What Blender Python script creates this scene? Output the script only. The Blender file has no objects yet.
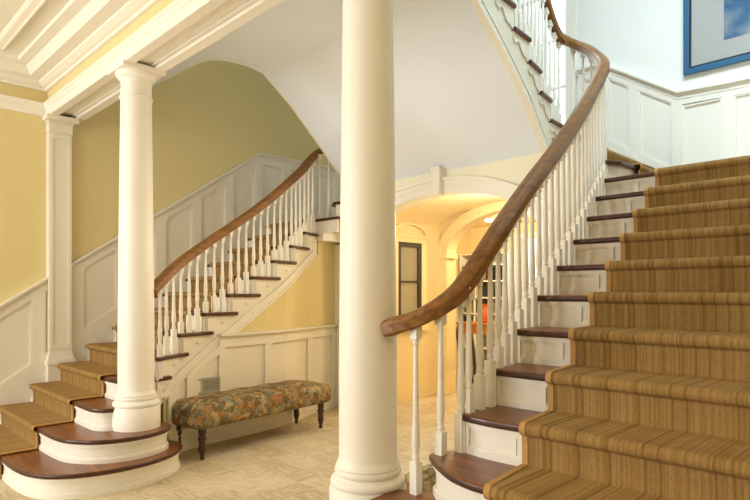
import bpy, bmesh, math, random
from mathutils import Vector
random.seed(4)
C = bpy.context.scene.collection
SC = bpy.context.scene
# ------------------------------------------------------------------ camera
cam = bpy.data.cameras.new('camera'); co = bpy.data.objects.new('camera', cam); C.objects.link(co)
cam.lens = 580/750*36; cam.sensor_width = 36; cam.shift_y = 42/750
CAMX, EYE = 3.255, 1.4175
co.location = (CAMX, 0, EYE); co.rotation_euler = (math.pi/2, 0, math.atan2(.710, .704))
cam.clip_start = .05
SC.camera = co
# ------------------------------------------------------------------ world, exposure, lights
w = bpy.data.worlds.new('sky'); SC.world = w; w.use_nodes = True
w.node_tree.nodes['Background'].inputs[0].default_value = (.86, .93, 1, 1)
w.node_tree.nodes['Background'].inputs[1].default_value = 2.2
SC.view_settings.view_transform = 'Standard'; SC.view_settings.look = 'None'
SC.view_settings.exposure = 0.2; SC.view_settings.gamma = 1
SC.view_settings.use_curve_mapping = False
def area(name, loc, tgt, sx, sy, power, col):
    l = bpy.data.lights.new(name, 'AREA'); l.shape = 'RECTANGLE'; l.size = sx; l.size_y = sy
    l.energy = power; l.color = col
    o = bpy.data.objects.new(name, l); C.objects.link(o); o.location = loc
    o.rotation_euler = (Vector(tgt)-Vector(loc)).to_track_quat('-Z', 'Y').to_euler()
    return o
def point(name, loc, power, col, r=.12):
    l = bpy.data.lights.new(name, 'POINT'); l.energy = power; l.color = col; l.shadow_soft_size = r
    o = bpy.data.objects.new(name, l); C.objects.link(o); o.location = loc
    return o
area('hall_window_light', (-3.0, -2.4, 1.9), (0.2, 1.4, 1.5), 2.4, 2.4, 190, (.95, .97, 1))
area('rear_window_light', (.2, -4.9, 1.9), (0.4, 3, 2.0), 3.2, 2.2, 135, (.88, .94, 1))
sky = area('well_daylight_fill', (2.3, 3.6, 6.2), (2.0, 5.9, 3.2), 1.6, 1.8, 112, (.66, .85, 1)); sky.data.spread = math.radians(115)  # added area light for daylight from above; the ceiling has no opening
area('landing_window_light', (-.45, 6.0, 4.4), (.8, 4.5, 3.6), 1.1, 1.8, 22, (.74, .90, 1))
point('hall_warm_fill', (-1.1, -.3, 3.0), 15, (1, .78, .50))  # unseen warm fill added near the hall ceiling
point('hall_warm_fill', (4.2, .6, 3.1), 22, (1, .76, .46))  # second unseen warm fill, added on the right side
point('stair_foot_fill', (-.5, 2.9, 1.9), 21, (1, .89, .72), .45)  # unseen fill added under the soffit to brighten well wall and soffit
point('vestibule_lamp', (-.5, 5.5, 2.2), 26, (1, .86, .66), .08)
point('library_lamp', (-1.3, 7.4, 2.4), 80, (1, .84, .60), .1)

# ------------------------------------------------------------------ materials
def lin(c):
    return tuple(((x/255)/12.92 if x/255 <= .04045 else ((x/255+.055)/1.055)**2.4) for x in c)+(1,)
def mat(name, rgb, rough=.5, spec=.5, var=.0, scale=4, bump=0, bscale=60, coat=0):
    m = bpy.data.materials.new(name); m.use_nodes = True; nt = m.node_tree; b = nt.nodes['Principled BSDF']
    b.inputs['Roughness'].default_value = rough; b.inputs['Specular IOR Level'].default_value = spec
    b.inputs['Coat Weight'].default_value = coat
    tc = nt.nodes.new('ShaderNodeTexCoord'); n = nt.nodes.new('ShaderNodeTexNoise')
    n.inputs['Scale'].default_value = scale; n.inputs['Detail'].default_value = 3
    nt.links.new(tc.outputs['Object'], n.inputs['Vector'])
    r = nt.nodes.new('ShaderNodeValToRGB'); c = lin(rgb)
    r.color_ramp.elements[0].color = tuple(x*(1-var) for x in c[:3])+(1,)
    r.color_ramp.elements[1].color = tuple(min(1, x*(1+var)) for x in c[:3])+(1,)
    nt.links.new(n.outputs['Fac'], r.inputs[0]); nt.links.new(r.outputs[0], b.inputs['Base Color'])
    if bump:
        n2 = nt.nodes.new('ShaderNodeTexNoise'); n2.inputs['Scale'].default_value = bscale
        nt.links.new(tc.outputs['Object'], n2.inputs['Vector'])
        bp = nt.nodes.new('ShaderNodeBump'); bp.inputs['Strength'].default_value = bump; bp.inputs['Distance'].default_value = .005
        nt.links.new(n2.outputs['Fac'], bp.inputs['Height']); nt.links.new(bp.outputs[0], b.inputs['Normal'])
    return m
M = {}
M['white'] = mat('white_gloss_paint', (240, 234, 220), .38, .4, .02)
M['column'] = mat('column_paint', (243, 237, 224), .42, .4, .015)
M['wains'] = mat('wainscot_paint', (233, 225, 206), .4, .4, .02)
M['ceil'] = mat('ceiling_paint', (236, 230, 214), .8, .2, .01)
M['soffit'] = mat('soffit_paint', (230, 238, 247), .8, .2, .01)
M['yellow'] = mat('yellow_wall_paint', (222, 205, 150), .75, .2, .02, 2)
M['cream'] = mat('cream_wall_paint', (238, 232, 206), .75, .2, .02, 2)
M['pale'] = mat('pale_wall_paint', (242, 239, 232), .75, .2, .01, 2)
M['warm'] = mat('vestibule_paint', (240, 220, 170), .7, .2, .02, 2)
M['dark'] = mat('dark_turned_wood', (58, 22, 12), .28, .6, .2, 12, coat=.3)
M['iron'] = mat('dark_bronze', (60, 50, 38), .5, .5, .1)
M['blue'] = mat('blue_frame_paint', (45, 98, 135), .35, .5, .05)
M['black'] = mat('black_lip', (18, 20, 24), .4)
M['reflection_white'] = mat('painted_reflection_white', (250, 250, 246), .8)  # white that stands in for bright reflections on the picture glass
M['grille'] = mat('grey_vent_paint', (176, 170, 150), .5)
M['oak'] = mat('honey_oak', (176, 112, 48), .4, .5, .15, 10)
for k, c in dict(orange=(214, 92, 40), teal=(50, 90, 80), navy=(36, 42, 60), maroon=(90, 34, 28), olive=(96, 100, 50), tan=(190, 160, 110), bookblack=(34, 30, 28)).items():
    M[k] = mat('cloth_'+k, c, .6)

def wood(name, c0, c1, axis, rough=.25, coat=.25):
    m = bpy.data.materials.new(name); m.use_nodes = True; nt = m.node_tree; b = nt.nodes['Principled BSDF']
    b.inputs['Roughness'].default_value = rough; b.inputs['Coat Weight'].default_value = coat; b.inputs['Coat Roughness'].default_value = .12
    tc = nt.nodes.new('ShaderNodeTexCoord'); mp = nt.nodes.new('ShaderNodeMapping')
    s = [22, 22, 22]; s[axis] = 1.6; mp.inputs['Scale'].default_value = s
    nt.links.new(tc.outputs['Object'], mp.inputs['Vector'])
    n = nt.nodes.new('ShaderNodeTexNoise'); n.inputs['Scale'].default_value = 1.6; n.inputs['Detail'].default_value = 6
    n.inputs['Distortion'].default_value = .6
    nt.links.new(mp.outputs[0], n.inputs['Vector'])
    r = nt.nodes.new('ShaderNodeValToRGB'); e = r.color_ramp.elements
    e[0].position = .3; e[0].color = lin(c0); e[1].position = .7; e[1].color = lin(c1)
    nt.links.new(n.outputs['Fac'], r.inputs[0]); nt.links.new(r.outputs[0], b.inputs['Base Color'])
    return m
M['tread'] = wood('mahogany_tread', (92, 48, 20), (144, 86, 38), 0, .34, .05)
M['nosing_shade'] = wood('shaded_nosing', (52, 26, 14), (80, 42, 22), 0, .3, .1)  # varnish tone of the nosing with its edge shading painted in
M['rail'] = wood('walnut_handrail', (106, 68, 26), (156, 108, 50), 1, .42, .03)

def stripes(name, axis, c):
    # looped stair carpet: fine ribs that run in the climbing direction
    m = bpy.data.materials.new(name); m.use_nodes = True; nt = m.node_tree; b = nt.nodes['Principled BSDF']
    b.inputs['Roughness'].default_value = .95; b.inputs['Specular IOR Level'].default_value = .1
    tc = nt.nodes.new('ShaderNodeTexCoord')
    def noise(sc, other, det=3):
        mp = nt.nodes.new('ShaderNodeMapping'); s = [other]*3; s[axis] = sc; mp.inputs['Scale'].default_value = s
        nt.links.new(tc.outputs['Object'], mp.inputs['Vector'])
        n = nt.nodes.new('ShaderNodeTexNoise'); n.inputs['Scale'].default_value = 1; n.inputs['Detail'].default_value = det
        nt.links.new(mp.outputs[0], n.inputs['Vector']); return n
    a = noise(95, .25, 3); d = noise(140, 60, 2)
    r = nt.nodes.new('ShaderNodeValToRGB'); e = r.color_ramp.elements
    e[0].position = .34; e[0].color = lin(c[0]); e[1].position = .62; e[1].color = lin(c[2])
    k = e.new(.46); k.color = lin(c[1])
    nt.links.new(a.outputs['Fac'], r.inputs[0])
    mx = nt.nodes.new('ShaderNodeMixRGB'); mx.blend_type = 'MULTIPLY'; mx.inputs[0].default_value = .35
    nt.links.new(r.outputs[0], mx.inputs[1])
    r2 = nt.nodes.new('ShaderNodeValToRGB'); r2.color_ramp.elements[0].position = .3; r2.color_ramp.elements[0].color = (.55, .55, .55, 1); r2.color_ramp.elements[1].position = .6
    nt.links.new(d.outputs['Fac'], r2.inputs[0]); nt.links.new(r2.outputs[0], mx.inputs[2])
    nt.links.new(mx.outputs[0], b.inputs['Base Color'])
    bp = nt.nodes.new('ShaderNodeBump'); bp.inputs['Strength'].default_value = .6; bp.inputs['Distance'].default_value = .004
    nt.links.new(a.outputs['Fac'], bp.inputs['Height']); nt.links.new(bp.outputs[0], b.inputs['Normal'])
    return m
CC = ((130, 99, 56), (150, 117, 68), (163, 130, 79))
M['runner'] = stripes('stair_carpet', 0, CC)
M['runner_cross'] = stripes('stair_carpet_cross', 1, CC)
M['binding'] = mat('carpet_binding', (190, 148, 92), .9, .1, .06, 60)

def floor_mat():
    m = bpy.data.materials.new('woven_floor_carpet'); m.use_nodes = True; nt = m.node_tree; b = nt.nodes['Principled BSDF']
    b.inputs['Roughness'].default_value = .95; b.inputs['Specular IOR Level'].default_value = .1
    tc = nt.nodes.new('ShaderNodeTexCoord')
    mp0 = nt.nodes.new('ShaderNodeMapping'); mp0.inputs['Rotation'].default_value = (0, 0, 0)
    nt.links.new(tc.outputs['Object'], mp0.inputs['Vector'])
    ck = nt.nodes.new('ShaderNodeTexChecker'); ck.inputs['Scale'].default_value = 1/.22
    nt.links.new(mp0.outputs[0], ck.inputs['Vector'])
    outs = []
    for ax in (0, 1):
        mp = nt.nodes.new('ShaderNodeMapping'); s = [7, 7, 7]; s[ax] = 42; mp.inputs['Scale'].default_value = s
        nt.links.new(mp0.outputs[0], mp.inputs['Vector'])
        n = nt.nodes.new('ShaderNodeTexNoise'); n.inputs['Scale'].default_value = 1; n.inputs['Detail'].default_value = 2
        nt.links.new(mp.outputs[0], n.inputs['Vector']); outs.append(n.outputs['Fac'])
    mx = nt.nodes.new('ShaderNodeMixRGB'); nt.links.new(ck.outputs['Fac'], mx.inputs[0])
    nt.links.new(outs[0], mx.inputs[1]); nt.links.new(outs[1], mx.inputs[2])
    # tone of each block
    wn = nt.nodes.new('ShaderNodeTexWhiteNoise'); wn.noise_dimensions = '2D'
    sn = nt.nodes.new('ShaderNodeVectorMath'); sn.operation = 'SNAP'; sn.inputs[1].default_value = (.22, .22, .22)
    nt.links.new(mp0.outputs[0], sn.inputs[0]); nt.links.new(sn.outputs[0], wn.inputs['Vector'])
    ma = nt.nodes.new('ShaderNodeMath'); ma.operation = 'MULTIPLY_ADD'; ma.inputs[1].default_value = .22
    nt.links.new(wn.outputs['Value'], ma.inputs[0]); nt.links.new(mx.outputs[0], ma.inputs[2])
    r = nt.nodes.new('ShaderNodeValToRGB'); e = r.color_ramp.elements
    e[0].position = .38; e[0].color = lin((182, 162, 126)); e[1].position = .78; e[1].color = lin((210, 195, 164))
    nt.links.new(ma.outputs[0], r.inputs[0]); nt.links.new(r.outputs[0], b.inputs['Base Color'])
    return m
M['floor'] = floor_mat()

def floral():
    m = bpy.data.materials.new('floral_upholstery'); m.use_nodes = True; nt = m.node_tree; b = nt.nodes['Principled BSDF']
    b.inputs['Roughness'].default_value = .85; b.inputs['Specular IOR Level'].default_value = .2
    tc = nt.nodes.new('ShaderNodeTexCoord')
    nz = nt.nodes.new('ShaderNodeTexNoise'); nz.inputs['Scale'].default_value = 14; nz.inputs['Detail'].default_value = 2
    nt.links.new(tc.outputs['Object'], nz.inputs['Vector'])
    va = nt.nodes.new('ShaderNodeMixRGB'); va.inputs[0].default_value = .10
    nt.links.new(tc.outputs['Object'], va.inputs[1]); nt.links.new(nz.outputs['Color'], va.inputs[2])
    vo = nt.nodes.new('ShaderNodeTexVoronoi'); vo.inputs['Scale'].default_value = 26
    nt.links.new(va.outputs[0], vo.inputs['Vector'])
    sp = nt.nodes.new('ShaderNodeSeparateColor'); nt.links.new(vo.outputs['Color'], sp.inputs[0])
    r = nt.nodes.new('ShaderNodeValToRGB'); r.color_ramp.interpolation = 'CONSTANT'
    cols = [(126, 104, 66), (150, 130, 88), (172, 144, 94), (120, 116, 90), (178, 126, 78), (190, 166, 118), (136, 100, 64), (152, 148, 124)]
    e = r.color_ramp.elements; e[0].color = lin(cols[0]); e[1].position = .125; e[1].color = lin(cols[1])
    for i in range(2, 8):
        k = e.new(i/8); k.color = lin(cols[i])
    nt.links.new(sp.outputs[0], r.inputs[0])
    n2 = nt.nodes.new('ShaderNodeTexNoise'); n2.inputs['Scale'].default_value = 60
    nt.links.new(tc.outputs['Object'], n2.inputs['Vector'])
    r2 = nt.nodes.new('ShaderNodeValToRGB'); r2.color_ramp.elements[0].position = .35; r2.color_ramp.elements[0].color = (.5, .5, .5, 1); r2.color_ramp.elements[1].position = .6
    nt.links.new(n2.outputs['Fac'], r2.inputs[0])
    mx = nt.nodes.new('ShaderNodeMixRGB'); mx.blend_type = 'MULTIPLY'; mx.inputs[0].default_value = .7
    nt.links.new(r.outputs[0], mx.inputs[1]); nt.links.new(r2.outputs[0], mx.inputs[2])
    nt.links.new(mx.outputs[0], b.inputs['Base Color'])
    return m
M['floral'] = floral()
def glass_mat():
    m = bpy.data.materials.new('clear_glass'); m.use_nodes = True; b = m.node_tree.nodes['Principled BSDF']
    b.inputs['Transmission Weight'].default_value = 1; b.inputs['Roughness'].default_value = .02; b.inputs['IOR'].default_value = 1.05
    b.inputs['Specular IOR Level'].default_value = .6
    return m
M['glass'] = glass_mat()
def emit(name, col, s):
    m = bpy.data.materials.new(name); m.use_nodes = True; b = m.node_tree.nodes['Principled BSDF']
    b.inputs['Emission Color'].default_value = col; b.inputs['Emission Strength'].default_value = s
    return m
M['bulb'] = emit('lit_bulb', (1, .85, .6, 1), 14)
def picture_mat():
    m = bpy.data.materials.new('blue_landscape_print'); m.use_nodes = True; nt = m.node_tree; b = nt.nodes['Principled BSDF']
    b.inputs['Roughness'].default_value = .07; b.inputs['Coat Weight'].default_value = 1; b.inputs['Coat Roughness'].default_value = .01
    tc = nt.nodes.new('ShaderNodeTexCoord'); n = nt.nodes.new('ShaderNodeTexNoise'); n.inputs['Scale'].default_value = 3; n.inputs['Detail'].default_value = 4
    nt.links.new(tc.outputs['Object'], n.inputs['Vector'])
    r = nt.nodes.new('ShaderNodeValToRGB'); e = r.color_ramp.elements
    e[0].position = .38; e[0].color = lin((92, 138, 184)); e[1].position = .62; e[1].color = lin((226, 224, 214))
    k = e.new(.5); k.color = lin((150, 178, 208))
    nt.links.new(n.outputs['Fac'], r.inputs[0]); nt.links.new(r.outputs[0], b.inputs['Base Color'])
    return m
M['print'] = picture_mat()

# ------------------------------------------------------------------ mesh helpers
class MB:
    def __init__(s): s.v = []; s.f = []; s.sm = []
    def add(s, vs, fs, smooth=False):
        o = len(s.v); s.v += [tuple(p) for p in vs]; s.f += [tuple(i+o for i in f) for f in fs]; s.sm += [smooth]*len(fs)
    def box(s, x0, x1, y0, y1, z0, z1):
        J = lambda: random.uniform(.0001, .0007)
        x0 -= J(); x1 += J(); y0 -= J(); y1 += J(); z0 -= J(); z1 += J()
        s.add([(x0,y0,z0),(x1,y0,z0),(x1,y1,z0),(x0,y1,z0),(x0,y0,z1),(x1,y0,z1),(x1,y1,z1),(x0,y1,z1)],
              [(0,3,2,1),(4,5,6,7),(0,1,5,4),(1,2,6,5),(2,3,7,6),(3,0,4,7)])
    def prism(s, poly, z0, z1):
        n = len(poly)
        s.add([(x,y,z0) for x,y in poly]+[(x,y,z1) for x,y in poly],
              [tuple(range(n-1,-1,-1)), tuple(range(n,2*n))]+[(i,(i+1)%n,(i+1)%n+n,i+n) for i in range(n)])
    def hexa(s, a, b):   # two matching quads (lists of 4 pts)
        P = [Vector(p) for p in list(a)+list(b)]; c = sum(P, Vector())/8; g = random.uniform(.0002, .0008)
        P = [p+(p-c).normalized()*g for p in P]; a, b = P[:4], P[4:]
        s.add(list(a)+list(b), [(3,2,1,0),(4,5,6,7),(0,1,5,4),(1,2,6,5),(2,3,7,6),(3,0,4,7)])
    def lathe(s, prof, seg=24, c=(0,0,0), smooth=True):
        vs = []; fs = []
        for r, z in prof:
            for i in range(seg):
                a = 2*math.pi*i/seg; vs.append((c[0]+r*math.cos(a), c[1]+r*math.sin(a), c[2]+z))
        m = len(prof)
        for j in range(m-1):
            for i in range(seg):
                k = (i+1) % seg; fs.append((j*seg+i, j*seg+k, (j+1)*seg+k, (j+1)*seg+i))
        s.add(vs, fs, smooth)
        s.add([vs[i] for i in range(seg)], [tuple(range(seg-1,-1,-1))]); s.add([vs[(m-1)*seg+i] for i in range(seg)], [tuple(range(seg))])
    def sweep(s, path, prof, smooth=True, up=Vector((0,0,1)), caps=True):
        # prof: closed loop of (side, up)
        P = [Vector(p) for p in path]; n = len(prof); vs = []
        for i, p in enumerate(P):
            t = (P[min(i+1,len(P)-1)]-P[max(i-1,0)]).normalized()
            side = t.cross(up)
            side = side.normalized(); u2 = side.cross(t).normalized()
            for a, b in prof: vs.append(p+side*a+u2*b)
        fs = []
        for j in range(len(P)-1):
            for i in range(n):
                k = (i+1) % n; fs.append((j*n+i, j*n+k, (j+1)*n+k, (j+1)*n+i))
        s.add(vs, fs, smooth)
        if caps:
            s.add(vs[:n], [tuple(range(n-1,-1,-1))]); s.add(vs[-n:], [tuple(range(n))])
    def build(s, name, m, parent=None, bevel=0, seg=2, autosmooth=False):
        me = bpy.data.meshes.new(name); me.from_pydata(s.v, [], s.f); me.update()
        for p, k in zip(me.polygons, s.sm): p.use_smooth = k
        bm = bmesh.new(); bm.from_mesh(me)
        if bevel: bmesh.ops.remove_doubles(bm, verts=bm.verts, dist=1e-5)
        bmesh.ops.recalc_face_normals(bm, faces=bm.faces); bm.to_mesh(me); bm.free()
        o = bpy.data.objects.new(name, me); C.objects.link(o)
        me.materials.append(M[m] if isinstance(m, str) else m)
        if parent: o.parent = parent; o.matrix_parent_inverse = parent.matrix_world.inverted() if False else o.matrix_parent_inverse
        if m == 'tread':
            me.materials.append(M['nosing_shade'])
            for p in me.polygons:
                if abs(p.normal.z) < .5: p.material_index = 1  # upright tread faces get the wood with painted-in shade
        if bevel:
            b = o.modifiers.new('b', 'BEVEL'); b.width = bevel; b.segments = seg; b.limit_method = 'ANGLE'; b.angle_limit = .6
        return o
def tag(o, label, cat, group=None):
    o['label'] = label; o['category'] = cat
    if group: o['group'] = group
    return o
def struct(o): o['kind'] = 'structure'; return o
def thing(name, label, cat, group=None, loc=(0,0,0)):
    o = bpy.data.objects.new(name, None); C.objects.link(o); o.location = loc
    o.empty_display_size = .1
    return tag(o, label, cat, group)
def offset(poly, d, closed=False):
    # offset an open polyline to its left by d
    P = [Vector(p) for p in poly]; out = []
    for i, p in enumerate(P):
        ts = []
        if i > 0: ts.append((P[i]-P[i-1]).normalized())
        if i < len(P)-1: ts.append((P[i+1]-P[i]).normalized())
        ns = [Vector((-t.y, t.x)) for t in ts]; n = sum(ns, Vector((0,0)))
        n = n.normalized(); k = 1/max(.5, n.dot(ns[0])); out.append(tuple(p+n*d*k))
    return out
def spline(knots, n=8):
    K = [Vector(k) for k in knots]; out = []
    for i in range(len(K)-1):
        a = K[max(i-1,0)]; b = K[i]; c = K[i+1]; d = K[min(i+2,len(K)-1)]
        for j in range(n):
            t = j/n
            out.append(.5*((2*b)+(c-a)*t+(2*a-5*b+4*c-d)*t*t+(3*b-a-3*c+d)*t**3))
    out.append(K[-1]); return out
def interp(x, X, Y):
    if x <= X[0]: return Y[0]
    for i in range(len(X)-1):
        if x <= X[i+1]: return Y[i]+(Y[i+1]-Y[i])*(x-X[i])/(X[i+1]-X[i])
    return Y[-1]

# ------------------------------------------------------------------ dimensions
R = .175; WL = -3.145; WR = 3.3; VB = 6.1; VA = 4.7; TOP = 6.3
VN = {1: 1.07, 2: 1.32, 3: 1.58, 4: 1.82, 5: 2.09, 6: 2.36}
for n in range(7, 15): VN[n] = 2.36+.278*(n-6)
def nline(v): return R*(4+(v-1.82)/.2765)
VI = [VN[n] for n in range(5, 14)]
INR = [1.655, 1.64, 1.58, 1.54, 1.51, 1.475, 1.43, 1.36, 1.305]
INL = [1.40, 1.57, 1.65, 1.676, 1.70, 1.737, 1.80, 1.93, 2.05]
def inner(side, v): return interp(v, VI, INR if side > 0 else INL)

# ------------------------------------------------------------------ structure: floor, walls, ceilings
b = MB(); b.box(WL, 6.2, -5.2, 9.0, -.06, 0); struct(b.build('floor', 'floor'))
b = MB(); b.box(WL-.15, WL, -5.2, 9.0, 0, TOP); struct(b.build('wall_left', 'yellow'))
b = MB(); b.box(WR, WR+.15, 2.06, 9.0, 0, TOP); struct(b.build('wall_right', 'cream'))
b = MB(); b.box(6.05, 6.2, -5.2, 1.75, 0, 3.57); struct(b.build('wall_hall_right', 'yellow'))
b = MB(); b.box(WR, 6.2, 1.75, 2.05, 0, 3.15); struct(b.build('wall_hall_front', 'yellow'))
b = MB(); b.box(WL, 6.2, -5.3, -5.15, 0, 3.57); struct(b.build('wall_rear', 'yellow'))
b = MB(); b.box(WL, 6.2, -5.2, 1.8, 3.57, 3.66); struct(b.build('ceiling', 'ceil'))
b = MB(); b.box(WL-.1, WR+.1, 1.9, 6.3, TOP, TOP+.1); struct(b.build('ceiling_stairwell', 'ceil'))
b = MB(); b.box(WL, WR, 1.9, 2.0, 3.62, TOP); struct(b.build('wall_upper_front', 'cream'))
# upper back wall with a window opening over the central landing
WX0, WX1, WZ0, WZ1 = -1.15, .18, 3.2, 5.4
b = MB()
b.box(WL, -1.95, VB, VB+.18, 2.0, TOP); b.box(-1.95, WX0, VB, VB+.18, 2.6, TOP); b.box(.93, WR, VB, VB+.18, 2.0, TOP); b.box(WX1, .93, VB, VB+.18, 2.6, TOP)
b.box(WX0, WX1, VB, VB+.18, 2.60, WZ0); b.box(WX0, WX1, VB, VB+.18, WZ1, TOP)
struct(b.build('wall_back', 'pale'))
b = MB()
for x0, x1, z0, z1 in ((WX0-.09, WX0+.03, WZ0-.09, WZ1+.09), (WX1-.03, WX1+.09, WZ0-.09, WZ1+.09), (WX0, WX1, WZ1-.03, WZ1+.09), (WX0-.12, WX1+.12, WZ0-.09, WZ0+.02)):
    b.box(x0, x1, VB-.03, VB+.03, z0, z1)
cx = (WX0+WX1)/2
b.box(cx-.02, cx+.02, VB+.03, VB+.08, WZ0, WZ1)
for z in (3.75, 4.3, 4.85): b.box(WX0, WX1, VB+.04, VB+.07, z-.012, z+.012)
for x in (WX0+.33, WX1-.33): b.box(x-.012, x+.012, VB+.04, VB+.07, WZ0, WZ1)
win = struct(b.build('window_1', 'white'))
b = MB(); b.box(WX0, WX1, VB+.05, VB+.056, WZ0, WZ1); b.build('window_pane', 'glass', win)

# walls with an arched opening
def arch_wall(name, v0, v1, u0, u1, top, c, hw, hs, rise, m, side_top=2.0, n=28):
    b = MB()
    if u0 < c-hw: b.box(max(u0, -1.95), c-hw, v0, v1, 0, top); b.box(u0, max(u0, -1.95), v0, v1, 0, side_top)
    if u1 > c+hw: b.box(c+hw, .93, v0, v1, 0, top); b.box(.93, u1, v0, v1, 0, side_top)
    pts = [(c-hw*math.cos(math.pi*i/n), hs+rise*math.sin(math.pi*i/n)) for i in range(n+1)]
    for (xa, za), (xb, zb) in zip(pts, pts[1:]):
        b.hexa([(xa,v0,za),(xb,v0,zb),(xb,v1,zb),(xa,v1,za)], [(xa,v0,top),(xb,v0,top),(xb,v1,top),(xa,v1,top)])
    return b.build(name, m), pts
AC, AHW, AHS, AR = -.58, 1.22, 1.93, .51
aw, ap = arch_wall('wall_arch', VA, VA+.22, WL, WR, 2.72, AC, AHW, AHS, AR, 'cream'); struct(aw)
aw2, ap2 = arch_wall('wall_library_arch', VB+.2, VB+.4, WL, WR, 2.72, AC, 1.12, 1.95, .53, 'warm', 2.72); struct(aw2)
b = MB()   # vestibule side walls and vaulted ceiling
b.box(-2.0, -1.80, VA+.22, VB+.2, 0, 2.62); struct(b.build('wall_vestibule_left', 'warm'))
b = MB(); b.box(.66, .84, VA+.22, VB+.2, 0, 2.62); struct(b.build('wall_vestibule_right', 'warm'))
b = MB()
n = 24; vp = [(AC-1.24*math.cos(math.pi*i/n), 2.26+.30*math.sin(math.pi*i/n)) for i in range(n+1)]
for (xa, za), (xb, zb) in zip(vp, vp[1:]):
    b.hexa([(xa,VA+.2,za),(xb,VA+.2,zb),(xb,VB+.22,zb),(xa,VB+.22,za)], [(xa,VA+.2,2.6),(xb,VA+.2,2.6),(xb,VB+.22,2.6),(xa,VB+.22,2.6)])
struct(b.build('ceiling_vestibule', 'warm'))
# library beyond
b = MB(); b.box(WL, WR, VB+.4, 9.0, 2.60, 2.68); struct(b.build('ceiling_library', 'warm'))
LW0, LW1 = -2.12, -1.55
b = MB(); b.box(WL, LW0, 8.85, 9.0, 0, 2.75); b.box(LW1, WR, 8.85, 9.0, 0, 2.75); b.box(LW0, LW1, 8.85, 9.0, 0, .7); b.box(LW0, LW1, 8.85, 9.0, 2.35, 2.75)
struct(b.build('wall_library_back', 'warm'))
b = MB()
for x0, x1, z0, z1 in ((LW0-.07, LW0+.02, .62, 2.43), (LW1-.02, LW1+.07, .62, 2.43), (LW0, LW1, 2.33, 2.43), (LW0, LW1, .62, .72), (LW0, LW1, 1.5, 1.53)):
    b.box(x0, x1, 8.82, 8.88, z0, z1)
lw = struct(b.build('window_2', 'white')); b = MB(); b.box(LW0, LW1, 8.9, 8.905, .7, 2.35); b.build('window_pane', 'glass', lw)

# soffit slab: flat over the stair foot, then the raking underside of the central flight
def s_h(v): return min(3.6, 5.785-.665*v)
rows = [(2.04, WL, WR), (2.3, WL, WR), (2.5, WL, WR), (2.66, WL, WR), (2.69, -2.0, 1.2), (2.71, -1.80, .98), (2.76, -1.70, .90), (2.85, -1.63, .87), (3.05, -1.60, .85), (3.2, -1.63, .835)]
for v in (3.286, 3.45, 3.64, 3.9, 4.14, 4.43, 4.72):
    rows.append((v, -interp(v, [3.286, 3.64, 4.14, 4.43, 4.8], [1.655, 1.68, 1.795, 1.875, 1.95]), interp(v, [3.286, 3.72, 3.99, 4.26, 4.54, 4.81, 5.08], [.825, .80, .79, .765, .715, .665, .64])))
def band(rows, z0, z1, name, m, K=16):
    b = MB(); g = []
    for v, a, c in rows:
        for fz in (z0, z1):
            g += [(a+(c-a)*k/K, v, fz(v)) for k in range(K+1)]
    W = K+1; n = len(rows); fs = []
    for i in range(n-1):
        for k in range(K):
            p = i*2*W+k; q = (i+1)*2*W+k
            fs.append((p, p+1, q+1, q)); fs.append((p+W, q+W, q+W+1, p+W+1))
        for k in (0, K):
            p = i*2*W+k; q = (i+1)*2*W+k; fs.append((p, q, q+W, p+W))
    for i in (0, n-1):
        for k in range(K):
            p = i*2*W+k; fs.append((p, p+1, p+W+1, p+W))
    b.add(g, fs, True); o = b.build(name, m)
    md = o.modifiers.new('e', 'EDGE_SPLIT'); md.split_angle = .7
    return struct(o)
band(rows[:11], s_h, lambda v: 3.98, 'ceiling_landing_slab', 'soffit')
band(rows[10:], s_h, lambda v: s_h(v)+.05, 'ceiling_stair_soffit', 'soffit')

# landings behind the lower flights, and the centre landing over the vestibule
def slab(name, poly, z0, z1, m): b = MB(); b.prism(poly, z0, z1); return struct(b.build(name, m))
RP = [(1.35, 4.306), (1.36, 4.38), (1.27, 4.45), (1.10, 4.75), (.93, 4.95), (.78, 5.08), (.66, 5.12)]
slab('floor_landing_right', [(WR, 4.37), (1.45, 4.37), (1.45, 4.5), (1.42, 4.85), (1.42, VB), (WR, VB)], 2.02, 2.27, 'white')
slab('floor_landing_left', [(WL, 4.34), (-2.07, 4.34), (-1.98, 4.34), (-1.98, VB), (WL, VB)], 2.02, 2.27, 'white')
slab('floor_landing_centre', [(-1.5, 5.0), (.60, 5.16), (.78, 5.12), (.93, 5.0), (.93, VB), (-1.5, VB)], 2.62, 2.79, 'white')

# ------------------------------------------------------------------ entablature and mouldings
def lsweep(name, prof, m):
    b = MB(); n = len(prof); vs = []
    for st in range(3):
        for d, h in prof:
            vs.append([(WL+d, -5.2, h), (WL+d, 1.75-d, h), (6.1, 1.75-d, h)][st])
    fs = [(st*n+i, st*n+(i+1) % n, (st+1)*n+(i+1) % n, (st+1)*n+i) for st in range(2) for i in range(n)]
    b.add(vs, fs); return struct(b.build(name, m))
lsweep('trim_1', [(-.02, 3.157), (.012, 3.157), (.02, 3.172), (.02, 3.222), (.032, 3.23), (.032, 3.25), (.05, 3.268), (.05, 3.28), (-.02, 3.284)], 'white')
lsweep('trim_2', [(-.02, 3.405), (.03, 3.405), (.035, 3.425), (.06, 3.432), (.10, 3.455), (.105, 3.466), (.2, 3.470), (.22, 3.50), (.25, 3.535), (.33, 3.54), (.335, 3.58), (-.02, 3.58)], 'white')
lsweep('trim_3', [(.47, 3.545), (.485, 3.538), (.50, 3.545), (.54, 3.55), (.56, 3.56), (.56, 3.59), (.46, 3.59), (.46, 3.56)], 'white')
b = MB(); b.box(WL, 6.1, 1.752, 2.048, 3.20, 3.62)
struct(b.build('wall_beam', 'yellow'))
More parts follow.
